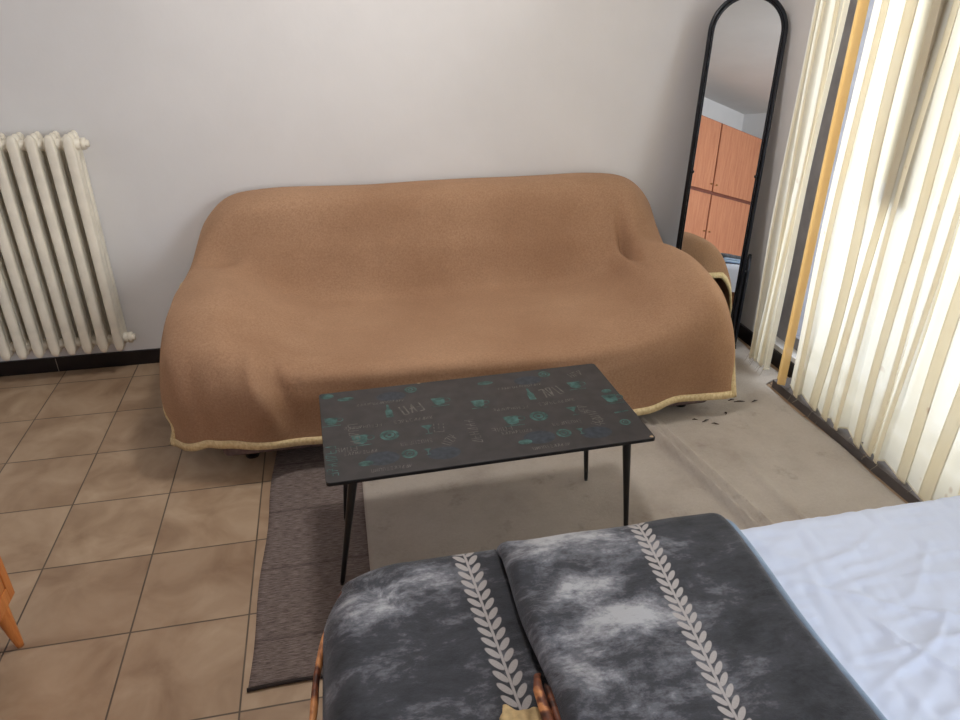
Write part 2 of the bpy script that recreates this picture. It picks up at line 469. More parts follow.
# the throw: rows from behind the back to the front hem, columns from left hem to right hem
def V3(*a): return Vector(a)
T = []
T.append([V3(-.58,3.452,.50),V3(-.57,3.452,.56),V3(-.54,3.455,.58),V3(-.44,3.457,.60),V3(-.28,3.458,.60),V3(0,3.458,.60),V3(.53,3.458,.60),V3(1.0,3.458,.60),V3(1.28,3.458,.60),V3(1.46,3.457,.60),V3(1.56,3.455,.58),V3(1.60,3.452,.56),V3(1.62,3.452,.50)])
T.append([V3(-.62,3.44,.56),V3(-.60,3.44,.62),V3(-.555,3.445,.71),V3(-.45,3.45,.795),V3(-.28,3.452,.82),V3(0,3.452,.825),V3(.53,3.452,.82),V3(1.0,3.452,.825),V3(1.28,3.452,.825),V3(1.46,3.45,.80),V3(1.57,3.445,.70),V3(1.615,3.44,.60),V3(1.635,3.44,.55)])
T.append([V3(-.635,3.36,.55),V3(-.61,3.36,.63),V3(-.565,3.37,.74),V3(-.455,3.38,.835),V3(-.28,3.385,.862),V3(0,3.385,.866),V3(.53,3.385,.858),V3(1.0,3.385,.865),V3(1.28,3.385,.868),V3(1.47,3.38,.84),V3(1.585,3.37,.74),V3(1.64,3.36,.60),V3(1.655,3.36,.53)])
T.append([V3(-.645,3.24,.50),V3(-.62,3.24,.60),V3(-.575,3.25,.71),V3(-.46,3.25,.80),V3(-.28,3.25,.825),V3(0,3.25,.828),V3(.53,3.25,.82),V3(1.0,3.25,.826),V3(1.28,3.25,.825),V3(1.46,3.25,.79),V3(1.57,3.25,.68),V3(1.62,3.24,.58),V3(1.64,3.24,.50)])
T.append([V3(-.685,3.12,.50),V3(-.64,3.12,.58),V3(-.585,3.13,.65),V3(-.48,3.16,.68),V3(-.30,3.17,.67),V3(0,3.17,.65),V3(.53,3.17,.64),V3(1.0,3.17,.64),V3(1.28,3.16,.63),V3(1.43,3.13,.61),V3(1.54,3.11,.60),V3(1.605,3.08,.54),V3(1.625,3.08,.42)])
T.append([V3(-.692,2.98,.46),V3(-.66,2.97,.55),V3(-.605,2.98,.615),V3(-.47,3.01,.625),V3(-.31,3.06,.545),V3(-.06,3.085,.455),V3(.53,3.09,.435),V3(1.0,3.09,.435),V3(1.25,3.06,.475),V3(1.38,3.00,.585),V3(1.52,2.95,.625),V3(1.615,2.92,.56),V3(1.635,2.92,.39)])
T.append([V3(-.70,2.83,.42),V3(-.67,2.83,.53),V3(-.615,2.83,.60),V3(-.46,2.84,.62),V3(-.30,2.85,.515),V3(-.06,2.85,.415),V3(.53,2.85,.395),V3(1.0,2.85,.395),V3(1.23,2.83,.435),V3(1.38,2.80,.555),V3(1.53,2.78,.615),V3(1.63,2.77,.55),V3(1.65,2.77,.38)])
T.append([V3(-.702,2.68,.37),V3(-.68,2.66,.48),V3(-.62,2.64,.575),V3(-.46,2.62,.60),V3(-.30,2.62,.50),V3(-.06,2.62,.415),V3(.53,2.62,.40),V3(1.0,2.61,.40),V3(1.22,2.61,.435),V3(1.38,2.61,.535),V3(1.53,2.61,.59),V3(1.64,2.62,.51),V3(1.67,2.64,.39)])
T.append([V3(-.705,2.60,.25),V3(-.685,2.53,.37),V3(-.615,2.46,.50),V3(-.46,2.43,.54),V3(-.31,2.43,.475),V3(-.06,2.42,.405),V3(.53,2.42,.395),V3(1.0,2.42,.395),V3(1.22,2.43,.415),V3(1.38,2.45,.48),V3(1.53,2.47,.53),V3(1.64,2.52,.43),V3(1.675,2.55,.34)])
T.append([V3(-.70,2.58,.20),V3(-.675,2.49,.28),V3(-.59,2.40,.375),V3(-.46,2.37,.41),V3(-.32,2.345,.39),V3(-.13,2.38,.335),V3(.53,2.385,.32),V3(1.0,2.385,.32),V3(1.22,2.385,.34),V3(1.38,2.395,.37),V3(1.52,2.41,.39),V3(1.63,2.45,.33),V3(1.67,2.50,.27)])
T.append([V3(-.688,2.57,.135),V3(-.64,2.50,.175),V3(-.565,2.42,.22),V3(-.45,2.385,.25),V3(-.29,2.335,.25),V3(-.14,2.375,.20),V3(.53,2.385,.19),V3(1.0,2.39,.18),V3(1.22,2.39,.19),V3(1.37,2.39,.21),V3(1.50,2.40,.22),V3(1.62,2.43,.20),V3(1.665,2.46,.18)])
T.append([V3(-.705,2.56,.062),V3(-.635,2.50,.085),V3(-.575,2.43,.118),V3(-.46,2.375,.145),V3(-.31,2.345,.147),V3(-.126,2.37,.115),V3(.53,2.375,.09),V3(1.0,2.375,.077),V3(1.22,2.375,.082),V3(1.34,2.385,.108),V3(1.45,2.39,.100),V3(1.56,2.395,.10),V3(1.665,2.42,.085)])
def fold(x, c, w): return exp(-((x-c)/w)**2)
def throw_pt(u, v):
    p = catmull2(T, u, v)
    x, y, z = p
    front = max(0, min(1, (v-.80)/.15))
    p = p.copy()
    # drape folds of the hanging front and the soft dips of the seat
    p.y += front*(.010*sin(x*9+1.3)+.006*sin(x*23))
    lf = exp(-((x+.60)/.12)**2)*max(0, min(1, (v-.72)/.15))
    p.x -= lf*.014*sin(y*38+x*20); p.y += lf*.012*sin(x*44+.5)
    seat = exp(-((v-.6)/.16)**2)
    p.z -= .012*exp(-((v-.455)/.035)**2)*(1 if -.3 < x < 1.3 else .3)
    p.z += seat*.006*sin(x*6.3+y*3) 
    # diagonal drag lines over the seat
    q = noise.noise(Vector((x*2.2, y*2.2+5, z*2.2)))
    p.z += .012*q
    ql = noise.noise(Vector((x*1.5+y*4, y*7-x*3, 2.0)))
    p.z += .007*ql*seat
    # tuck between right arm and back
    d = fold(x, 1.375, .020)*fold(v, .40, .075)
    p.z -= .075*d; p.y += .012*d
    d = fold(x, 1.44, .035)*fold(v, .37, .05); p.z += .02*d; p.y -= .02*d
    d = fold(x, -.50, .09)*fold(v, .385, .045)
    p.z -= .050*d; p.x += .022*d
    d = fold(x, .535, .010)*max(0, min(1, (v-.22)/.1))*max(0, min(1, (.8-v)/.1)); p.z += .0035*d; p.y -= .0035*d
    # raised lip at the left arm front fold
    d = fold(x, -.335+.25*max(0, .42-z), .035)*fold(v, .78, .10)
    p.y -= .022*d; p.z += .012*d
    d = fold(x, -.265+.25*max(0, .42-z), .03)*fold(v, .77, .08)
    p.y += .02*d; p.z -= .012*d
    return p
bm, TP, _ = grid(throw_pt, 190, 190, flip=True)
throw = link('sofa_throw', bm, M['throw'], solid=.006)
tag(throw, 'large brown wool throw with cream binding draped over the whole sofa', 'throw')
# binding: ribbon folded over the boundary
def ribbon(loop_out, loop_in, mat, parent, thick=.004, name='hem_binding'):
    bm = bmesh.new(); n = len(loop_out); rings = []
    for i in range(n):
        a, b = loop_out[i], loop_in[i]
        t = (loop_out[min(i+1, n-1)] - loop_out[max(i-1, 0)]).normalized()
        w = b-a; w = w - t*w.dot(t)
        if w.length < 1e-5: w = Vector((0, 0, 1))
        w = w.normalized()*.029; nn = t.cross(w).normalized()
        if nn.y > 0 and abs(nn.y) > abs(nn.z)*.3 or (nn.z < 0 and abs(nn.z) >= abs(nn.y)): nn = -nn
        rings.append([bm.verts.new(q) for q in (a-w*.08+nn*thick, a+w+nn*thick, a+w-nn*(thick+.005), a-w*.08-nn*(thick+.005))])
    for r0, r1 in zip(rings, rings[1:]):
        for k in range(4): bm.faces.new((r0[k], r0[(k+1) % 4], r1[(k+1) % 4], r1[k]))
    bm.faces.new(rings[0][::-1]); bm.faces.new(rings[-1])
    bmesh.ops.recalc_face_normals(bm, faces=bm.faces)
    return link(name, bm, mat, parent)
lo, li = [], []
K = 190
for j in range(12, K+1): lo.append(TP[j][0]); li.append(TP[j][3])
for i in range(1, K): lo.append(TP[K][i]); li.append(TP[K-3][i])
for j in range(K, 11, -1): lo.append(TP[j][K]); li.append(TP[j][K-3])
ribbon(lo, li, M['hem'], throw)

# ------------------------------------------------------------------ rugs
def rugmesh(c00, c10, c11, c01, h, z0, nx, ny, fz=None, edge=None):
    def top(u, v):
        a = Vector(c00).lerp(Vector(c10), u); b = Vector(c01).lerp(Vector(c11), u); p = a.lerp(b, v)
        p = p.to_3d()
        if edge: p = p + Vector((edge(u, v)[0], edge(u, v)[1], 0)) if True else p
        z = z0+h+(fz(p.x, p.y) if fz else 0)
        return (p.x, p.y, z)
    bm, P, V = grid(top, nx, ny)
    # side walls and bottom
    n = [V[0][i] for i in range(nx+1)] + [V[j][nx] for j in range(1, ny+1)] + [V[ny][i] for i in range(nx-1, -1, -1)] + [V[j][0] for j in range(ny-1, 0, -1)]
    low = [bm.verts.new((v.co.x, v.co.y, z0)) for v in n]
    for k in range(len(n)):
        k2 = (k+1) % len(n); bm.faces.new((n[k], low[k], low[k2], n[k2]))
    bmesh.ops.recalc_face_normals(bm, faces=bm.faces)
    return bm
bm = rugmesh((-.335, 1.385), (.50, 1.40), (.53, 2.95), (-.30, 2.95), .006, 0, 40, 60,
             lambda x, y: .0006*noise.noise(Vector((x*4, y*4, 0))), lambda u, v: (.004*sin(v*19)*(1-u), .003*sin(u*14)*(1-v)))
rug = link('woven_rug', bm, M['rug'])
tag(rug, 'narrow brown-grey flat woven rug lying on the tiles beside the beige carpet', 'rug')
bm = bmesh.new()
pts = [(-.337+.835*i/30, 1.384+.015*i/30+.003*sin(14*i/30), .0065) for i in range(31)]
tube(bm, pts, .0055, 8); link('rug_edge', bm, M['rugedge'], rug)

def ridge(x, y):
    # two long raised creases running from the sofa towards the bed's far side
    z = 0
    for (x0, y0, x1, y1, h, w) in ((1.235, 2.38, 1.345, 1.55, .034, .015), (1.285, 2.38, 1.41, 1.55, .022, .015), (1.50, 2.10, 1.53, 1.55, .010, .020)):
        t = (y-y0)/(y1-y0)
        xc = x0+(x1-x0)*t
        s = max(0, min(1, (t+.15)/.25))*max(0, min(1, (1.4-t)/.3))
        z += h*s*exp(-((x-xc)/w)**2)
    z += .0035*max(0, noise.noise(Vector((x*5, y*3, 3))))*max(0, min(1, (x-1.2)/.2))
    return z
bm = rugmesh((0.005, .62), (1.95, .62), (1.955, 3.24), (.03, 3.24), .006, .0075, 150, 150, ridge,
             lambda u, v: ((-(.012+.010*sin(v*9)+.006*sin(v*31))+.135*max(0, min(1, (v-.762)/.02)))*max(0, u-.8)*5, 0))
carpet = link('carpet', bm, M['carpet'])
tag(carpet, 'large beige-grey carpet with a raised crease under the coffee table and sofa', 'carpet')

# bits of fluff by the sofa's right corner
bm = bmesh.new()
for (x, y, l, a) in ((1.50, 2.36, .035, .3), (1.53, 2.33, .028, -.5), (1.70, 2.50, .03, .1), (1.73, 2.48, .05, -.1), (1.80, 2.47, .03, .2), (1.62, 2.40, .02, .9), (1.46, 2.38, .02, -.2)):
    pts = [(x+cos(a)*l*(t-.5)+.004*sin(t*7), y+sin(a)*l*(t-.5), .017+.003*sin(t*3.14)) for t in [q/6 for q in range(7)]]
    tube(bm, pts, [.001, .002, .003, .0025, .003, .002, .001], 6)
fl = link('dark_fluff', bm, M['darkthread']); tag(fl, 'dark scraps of fluff on the carpet by the right end of the throw', 'fluff', kind='stuff')

# ------------------------------------------------------------------ coffee table
TZ = .45
tc = Vector((.4055, 1.917, 0)); ta = radians(1.6)
tab = empty('coffee_table', tc, 'low rectangular coffee table with dark teal-printed top and thin black legs', 'table', rz=ta)
def tlink(name, bm, m, **k):
    o = link(name, bm, m, tab, **k); o.matrix_parent_inverse = Matrix(); return o
HL, HW = .497, .256
bm = bmesh.new()
# tabletop with small rounded corners
def rrect(hl, hw, r, n=5):
    o = []
    for cx, cy, a0 in ((hl-r, hw-r, 0), (-hl+r, hw-r, 90), (-hl+r, -hw+r, 180), (hl-r, -hw+r, 270)):
        for k in range(n+1):
            a = radians(a0+90*k/n); o.append((cx+r*cos(a), cy+r*sin(a)))
    return o
ol = rrect(HL, HW, .012)
r0 = [bm.verts.new((x, y, TZ-.011)) for x, y in ol]; r1 = [bm.verts.new((x, y, TZ-.0015)) for x, y in ol]; r2 = [bm.verts.new((x*.997, y*.994, TZ)) for x, y in ol]
for A, B, mi in ((r0, r1, 5), (r1, r2, 5)):
    for k in range(len(A)): bm.faces.new((A[k], A[(k+1) % len(A)], B[(k+1) % len(A)], B[k])).material_index = mi
bm.faces.new(r0[::-1]).material_index = 5; bm.faces.new(r2)
Z1 = TZ+.0004
POLY = [0]
def poly(pts, mi, z=Z1):
    POLY[0] += 1; z += POLY[0]*4e-7      # keep overlapping print shapes off one another
    f = bm.faces.new([bm.verts.new((x, y, z)) for x, y in pts]); f.material_index = mi
    if f.calc_area() and (f.normal_update() or f.normal.z < 0): f.normal_flip()
def disc(x, y, rx, ry, mi, n=20, z=Z1, a0=0, a1=2*pi):
    poly([(x+rx*cos(a0+(a1-a0)*k/n), y+ry*sin(a0+(a1-a0)*k/n)) for k in range(n + (0 if a1-a0 > 6.2 else 1))], mi, z)
def ring(x, y, r, w, mi, n=20, z=Z1):
    for k in range(n):
        a, b = 2*pi*k/n, 2*pi*(k+1)/n
        poly([(x+r*cos(a), y+r*sin(a)), (x+r*cos(b), y+r*sin(b)), (x+(r-w)*cos(b), y+(r-w)*sin(b)), (x+(r-w)*cos(a), y+(r-w)*sin(a))], mi, z)
def bar(x0, y0, x1, y1, w, mi, z=Z1):
    d = Vector((x1-x0, y1-y0)); n_ = Vector((-d.y, d.x)).normalized()*w/2
    poly([(x0+n_.x, y0+n_.y), (x1+n_.x, y1+n_.y), (x1-n_.x, y1-n_.y), (x0-n_.x, y0-n_.y)], mi, z)
# motif repeated along the board: cups, plates, glasses, bottles, lettering too worn to read
def plate(x, y, r=.026):
    disc(x, y, r, r*.95, 1); ring(x, y, r*.62, .0035, 2, z=Z1+.0003); disc(x, y, r*.2, r*.2, 2, z=Z1+.0003)
def cup(x, y, s=1.0):
    poly([(x-.024*s, y+.022*s), (x+.022*s, y+.022*s), (x+.017*s, y-.016*s), (x+.006*s, y-.024*s), (x-.008*s, y-.024*s), (x-.018*s, y-.014*s)], 1)
    ring(x+.028*s, y+.004*s, .013*s, .004, 1, 12)
    bar(x-.03*s, y-.030*s, x+.03*s, y-.030*s, .004, 1)
def glass(x, y, s=1.0):
    poly([(x-.022*s, y+.026*s), (x+.022*s, y+.026*s), (x+.002*s, y-.004*s), (x-.002*s, y-.004*s)], 1)
    bar(x, y-.004*s, x, y-.028*s, .003, 1); bar(x-.012*s, y-.029*s, x+.012*s, y-.029*s, .0035, 1)
def bottle(x, y, s=1.0):
    poly([(x-.004*s, y+.05*s), (x+.004*s, y+.05*s), (x+.005*s, y+.02*s), (x+.012*s, y+.008*s), (x+.012*s, y-.035*s), (x-.012*s, y-.035*s), (x-.012*s, y+.008*s), (x-.005*s, y+.02*s)], 1)
def scrawl(x, y, w, h, mi, seed, rot=0):
    r = random.Random(seed); n = max(3, int(w/(h*.75))); ca, sa = cos(rot), sin(rot)
    for k in range(n):
        cx = x + (k+.5-n/2)*w/n; q = []
        for (ax, ay, bx, by) in r.sample([(-.3, -.5, -.3, .5), (.3, -.5, .3, .5), (-.3, .5, .3, .5), (-.3, 0, .3, 0), (-.3, -.5, .3, -.5), (-.3, -.5, .3, .5)], 3):
            a = (cx+ax*w/n-x, y+ay*h-y); b = (cx+bx*w/n-x, y+by*h-y)
            bar(x+a[0]*ca-a[1]*sa, y+a[0]*sa+a[1]*ca, x+b[0]*ca-b[1]*sa, y+b[0]*sa+b[1]*ca, max(.0022, h*.10), mi)
for ox in (-.28, .20):
    plate(ox-.015, -.052, .030); cup(ox-.105, -.055, 1.1); plate(ox+.03, -.165, .024); glass(ox+.105, -.045, .9)
    bottle(ox+.0, .085, .95); cup(ox-.185, .07, .95); disc(ox-.10, -.185, .022, .013, 1)
    disc(ox+.13, -.185, .05, .032, 3, z=TZ+.0002); disc(ox-.05, -.17, .05, .035, 3, z=TZ+.0002); disc(ox+.02, .185, .05, .03, 3, z=TZ+.0002)
    plate(ox+.09, .215, .022); disc(ox-.13, .20, .028, .012, 1); cup(ox+.17, .115, 1.0)
    scrawl(ox+.075, .09, .08, .055, 4, int(ox*100), .25); scrawl(ox+.14, -.045, .055, .03, 4, 5+int(ox*100), 1.45)
    scrawl(ox-.15, -.10, .07, .022, 4, 8, 0); scrawl(ox+.07, .02, .13, .016, 4, 9, .05); scrawl(ox-.09, .015, .12, .015, 4, 13, -.04)
    scrawl(ox+.06, -.11, .10, .016, 4, 10, 0); scrawl(ox-.02, .15, .16, .014, 4, 11, 0); scrawl(ox-.11, -.125, .10, .014, 4, 17, 0)
    scrawl(ox+.16, -.12, .06, .030, 4, 14, .9); scrawl(ox-.03, -.225, .12, .014, 4, 15, 0); glass(ox+.085, -.165, .55)
plate(.44, -.15, .018); cup(.455, .0, 1.1); disc(.46, .05, .018, .012, 1); bar(.43, -.09, .48, -.085, .008, 1)
disc(-.47, .23, .022, .016, 1); scrawl(-.475, -.15, .16, .030, 1, 21, 1.57); scrawl(-.40, -.02, .12, .03, 4, 22, 1.57)
scrawl(.36, -.10, .10, .03, 4, 24, 1.57); scrawl(.40, .19, .06, .03, 4, 25, .3); scrawl(-.04, -.09, .14, .03, 4, 26, 1.57)
disc(HL-.012, -HW+.010, .006, .005, 6); disc(-.155, HW-.004, .006, .003, 6)
tlink('tabletop', bm, [M['table'], M['teal'], M['table'], M['bluep'], M['greyp'], M['black'], M['chip']], smooth=False)
def tl(x, y): # world xy -> table local
    d = Vector((x, y, 0))-tc; return Vector((d.x*cos(ta)+d.y*sin(ta), -d.x*sin(ta)+d.y*cos(ta), 0))
for (fx, fy, fz, tx, ty) in ((-.074, 1.722, .007, -.415, -.190), (-.050, 2.030, .007, -.415, .135), (.878, 1.735, .015, .430, -.190), (.853, 2.066, .015, .425, .145)):
    f = tl(fx, fy); top = Vector((tx, ty, TZ-.012)); f.z = fz
    bm = bmesh.new(); pts = [f, f.lerp(top, .03), f.lerp(top, .5), f.lerp(top, .96), top]
    tube(bm, pts, [.0065, .0075, .0105, .0145, .0145], 14)
    box(bm, (tx-.03, ty-.03, TZ-.014), (tx+.03, ty+.03, TZ-.0105))
    tlink('leg', bm, M['black'])

# ------------------------------------------------------------------ mirror
MB = Vector((1.808, 3.05, .035)); MA = .53; MTH = .17; MW = .322; MH = 1.655; MR = .009
mir = empty('standing_mirror', (MB.x, MB.y, .0), 'tall arched floor mirror in a black frame leaning back in the corner behind the sofa', 'mirror')
mw = Vector((cos(MA), -sin(MA), 0)); mb = Vector((sin(MA), cos(MA), 0)); mu = Vector((0, 0, 1))*cos(MTH)+mb*sin(MTH); mn = mw.cross(mu).normalized(); mw, mu = mw*cos(MR)-mu*sin(MR), mu*cos(MR)+mw*sin(MR)
if mn.y > 0: mn = -mn
def mp(s, t, d=0): return MB + mw*s + mu*t + mn*d
def arch(hw, h, n=24, t0=0.0):
    r = hw; pts = [(-hw, t0)]
    for k in range(n+1):
        a = pi-pi*k/n; pts.append((r*cos(a), h-r+r*sin(a)))
    pts.append((hw, t0)); return pts
bm = bmesh.new()
f = bm.faces.new([bm.verts.new(mp(s, t, .004)) for s, t in arch(MW/2-.004, MH-.006, 32, .01)])
bm.normal_update()
if f.normal.dot(mn) < 0: f.normal_flip()
link('mirror_glass', bm, M['mirror'], mir, smooth=False)
bm = bmesh.new()
a1 = [bm.verts.new(mp(s, t, 0)) for s, t in arch(MW/2-.002, MH-.004, 32, .005)]; a2 = [bm.verts.new(mp(s, t, -.012)) for s, t in arch(MW/2-.002, MH-.004, 32, .005)]
bm.faces.new(a1); bm.faces.new(a2[::-1])
for k in range(len(a1)): bm.faces.new((a1[k], a2[k], a2[(k+1) % len(a1)], a1[(k+1) % len(a1)]))
link('backboard', bm, M['backboard'], mir, smooth=False)
bm = bmesh.new(); pts = [mp(s, t) for s, t in arch(MW/2+.002, MH, 32)]
tube(bm, pts, .0112, 12)
tube(bm, [mp(-MW/2, .0), mp(MW/2, .0)], .0112, 12)
pts = [mp(s, t, .013) for s, t in arch(MW/2-.012, MH-.014, 32)]
tube(bm, pts, .004, 8)
link('frame', bm, M['blackmetal'], mir)
for s in (-1, 1):
    bm = bmesh.new()
    x = s*(MW/2-.014)
    tube(bm, [mp(x, .86, .008), mp(x, .86, .022)], .008, 12); link('mirror_clip', bm, M['black'], mir)
    # side stand: a tall hoop from the foot up to the pivot
    bm = bmesh.new()
    b = MB + mw*(s*(MW/2+.030)); b.z = 0
    fwd = -mb
    q = [b+mb*.085+Vector((0, 0, .012)), b+mb*.07+Vector((0, 0, .06)), b+mb*.075+Vector((0, 0, .42)), b+mb*.085+Vector((0, 0, .475)), b+mb*.105+Vector((0, 0, .50)), b+mb*.125+Vector((0, 0, .475)), b+mb*.135+Vector((0, 0, .42)), b+mb*.14+Vector((0, 0, .06)), b+mb*.16+Vector((0, 0, .012))]
    tube(bm, q, .010, 10)
    tube(bm, [b+mb*.04+Vector((0, 0, .012)), b+mb*.20+Vector((0, 0, .012))], .012, 10)
    piv = mp(s*(MW/2+.010), .40); tube(bm, [piv, b+mb*.085+Vector((0, 0, piv.z))], .008, 10)
    link('side_stand', bm, M['blackmetal'], mir)

# ------------------------------------------------------------------ curtains
def curtain(name, y0, y1, seed, label, amp=.032, per=.075, ztop=2.52, lean=0.0, xc=1.985):
    r = random.Random(seed)
    # list of fold widths
    folds = []; y = y0
    while y > y1:
        w = per*r.uniform(.65, 1.5); folds.append((y, w, r.uniform(.6, 1.25))); y -= w
    N = len(folds)
    def pt(u, v):
        k = min(N-1, int(u*N)); f = u*N-k; yy, w, am = folds[k]
        # a flat width, then a narrow S-shaped tuck lying behind it
        if f < .62: g = f/.62; adv = 1.26*g; lay = 1-2*g
        elif f < .80: g = (f-.62)/.18; adv = 1.26-.52*(g*g*(3-2*g)); lay = -1+.6*g
        else: g = (f-.80)/.20; adv = .74+.26*g; lay = -.4+1.4*(g*g*(3-2*g))
        z = ztop + (.054-ztop)*v
        open_ = .7+.3*v
        dx = amp*am*lay*open_ + .006*sin(v*6+k*2.1)
        yv = yy - w*adv + (.012*sin(v*5+k*1.3)+.008*sin(v*11+k*2.7))*v
        dx += .006*noise.noise(Vector((k*.7+f, v*3, seed)))
        zz = z + (.004*sin(k*2.1+5*f) if v > .97 else 0)
        return (xc+dx+lean*(v-.5), yv, zz)
    bm, P, V = grid(pt, N*24, 60)
    o = link(name, bm, M['curtain'])
    tag(o, label, 'curtain', 'cream curtains')
    bmh = bmesh.new()
    row = P[60]
    tube(bmh, row[::2], .0035, 6)
    link('hem', bmh, M['curtain'], o)
    bmt = bmesh.new()
    for _ in range(16 if N > 4 else 8):
        p = r.choice(row); l = r.uniform(.02, .055)
        pts = [p+Vector((.006*sin(k*1.1+l*90)-.004*k, .006*cos(k*.9+l*70), -l*k/5)) for k in range(6)]
        tube(bmt, pts, .0009, 5)
    t_ = link('loose_threads', bmt, M['thread'], o); t_['kind'] = 'stuff'
    return o, P
curtain('curtain', 2.875, 2.685, 3, 'narrow cream curtain bunch beside the mirror in the corner', .016, .055)
cw = curtain('curtain', 2.535, .80, 11, 'wide pleated cream curtain with light showing through and brown specks', .022, .092)
o, P = cw
bm, _, _ = grid(lambda u, v: (1.952+.016*sin(u*pi*2+.6)-.004*v, 2.565-.065*u+.010*sin(v*5)*v, 2.52-2.452*v), 14, 50)
e = link('side_band', bm, M['curtain_orange'], o); e['label'] = 'golden orange edge fold'
rod = empty('curtain_rod', (1.985, 1.9, 2.55), 'white curtain rod above the window, out of the picture', 'curtain rod')
bm = bmesh.new(); tube(bm, [(1.985, .6, 2.545), (1.985, 3.3, 2.545)], .014, 12); link('pole', bm, M['frame'], rod)
for y in (.62, 1.9, 3.25):
    bm = bmesh.new(); tube(bm, [(1.985, y, 2.545), (XR, y, 2.545)], .010, 10); link('bracket', bm, M['frame'], rod)
bm = bmesh.new(); rnd_box(bm, (2.022, 2.145, .965), (2.034, 2.265, 2.44), .008, 3)
tag(link('hanging_strap', bm, M['strap']), 'dark vertical strap hanging behind the wide curtain, seen as a blurred band', 'strap')

# ------------------------------------------------------------------ bed
BX0, BX1, BY0, BY1, BZ = -.045, 1.93, .27, 1.214, .497
bed = empty('bed', ((BX0+BX1)/2, (BY0+BY1)/2, 0), 'single bed at the lower right, dressed in a pale sheet and grey blankets', 'bed')
bm = bmesh.new(); rnd_box(bm, (BX0+.015, BY0+.015, .30), (BX1-.015, BY1-.015, BZ-.006), .05, 5); link('mattress', bm, M['sheet'], bed)
bm = bmesh.new(); rnd_box(bm, (BX0+.03, BY0+.03, .20), (BX1-.03, BY1-.03, .305), .01, 2); link('bed_base', bm, M['bedwood'], bed)
for x in (BX0+.09, BX1-.09):
    for y in (BY0+.09, BY1-.09):
        bm = bmesh.new(); tube(bm, [(x, y, .0 if x < 0.2 and y < 1 else .0135), (x, y, .205)], [.02, .028], 14); link('leg', bm, M['bedwood'], bed)
# sheet: wraps top and sides
def wrinkle(x, y):
    z = 0
    for (x0, y0, x1, y1, h, w) in ((.95, .78, 1.6, .86, .006, .008), (.92, .72, 1.2, .86, .005, .007), (1.0, .98, 1.9, .92, .003, .008), (.9, 1.0, 1.3, .80, .004, .007), (1.1, .90, 1.35, 1.06, .003, .008), (.95, 1.02, 1.25, 1.12, .003, .009), (1.05, .70, 1.5, .62, .004, .009), (1.0, .90, 1.15, .62, .004, .006)):
        dx, dy = x1-x0, y1-y0; L = sqrt(dx*dx+dy*dy); t = ((x-x0)*dx+(y-y0)*dy)/L/L; d = ((x-x0)*dy-(y-y0)*dx)/L + .012*sin(t*5+x0*9)
        z += h*exp(-(d/w)**2)*max(0, 1-abs(2*t-1)**3) if 0 < t < 1 else 0
    n_ = noise.noise(Vector((x*9+y*6, y*26-x*4, 1))); z += .0028*(1-abs(n_)*2)
    z += .0020*noise.noise(Vector((x*40-y*9, y*14+x*12, 5)))
    return z*1.5
def wrap(s, a, b, r, depth):
    """s in -d..L+d -> position across a rounded box profile: returns (coord, drop)"""
    if s < a+r:
        q = a+r-s
        if q < r*pi/2: th = q/r; return a+r-r*sin(th), r*(1-cos(th))
        return a, r + q - r*pi/2
    if s > b-r:
        q = s-(b-r)
        if q < r*pi/2: th = q/r; return b-r+r*sin(th), r*(1-cos(th))
        return b, r + q - r*pi/2
    return s, 0
def sheet_pt(u, v):
    s = -.2+BX0 + (BX1-BX0+.4)*u; t = -.2+BY0+(BY1-BY0+.4)*v
    x, dx = wrap(s, BX0, BX1, .05, .2); y, dy = wrap(t, BY0, BY1, .05, .2)
    drop = max(dx, dy) if min(dx, dy) < .02 else max(dx, dy)
    return (x, y, BZ+.006-min(.21, drop)+(wrinkle(s, t) if drop < .02 else 0))
bm, _, _ = grid(sheet_pt, 330, 190)
sh = link('bed_sheet', bm, M['sheet']); tag(sh, 'pale bluish-white crumpled sheet stretched over the bed', 'sheet')

# blanket A (single layer, draped over the foot and far side)
AX0, AX1, AY0, AY1, AZ = -.100, .80, .30, 1.240, .530
def nz(x, y, s): return noise.noise(Vector((x*s, y*s, 7.7)))
def blA(u, v):
    s = AX0-.38 + (AX1-AX0+.38)*u; t = AY0 + (AY1-AY0+.24)*v
    x, dx = wrap(s, AX0, 9, .075, 0); y, dy = wrap(t, -9, AY1, .05, 0)
    # round the far left corner
    if dx > 0 or dy > 0:
        pass
    cx, cy, R = AX0+.20, AY1-.20, .20
    if x < cx and y > cy:
        vx, vy = x-cx, y-cy; L = max(abs(vx), abs(vy)); D = sqrt(vx*vx+vy*vy)
        if D > 1e-6: x, y = cx+vx*L/D*1.0, cy+vy*L/D*1.0
        ex = min(abs(vx), abs(vy))/R
        x += vx/ max(D, 1e-6)*.025*ex; y += vy/max(D, 1e-6)*.025*ex
    drop = max(dx, dy)
    fl = max(0, drop-.05)
    if dx >= dy: x -= fl*.10 + .012*sin(y*17)*min(1, fl*6)
    else: y += fl*.06 + .010*sin(x*19)*min(1, fl*6)
    z = AZ - drop + (.004*nz(x, y, 3)+.0025*nz(x, y, 11))*(1 if drop < .03 else .2)
    if x > .30: z -= .012
    return (x, y, max(.05, z))
bm, AP, _ = grid(blA, 150, 150, uvs=lambda u, v, p: (AX0-.38+(AX1-AX0+.38)*u, AY0+(AY1-AY0+.24)*v))
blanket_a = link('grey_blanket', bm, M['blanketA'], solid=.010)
tag(blanket_a, 'dark charcoal velour blanket with a pale leaf stripe hanging over the foot of the bed', 'blanket')
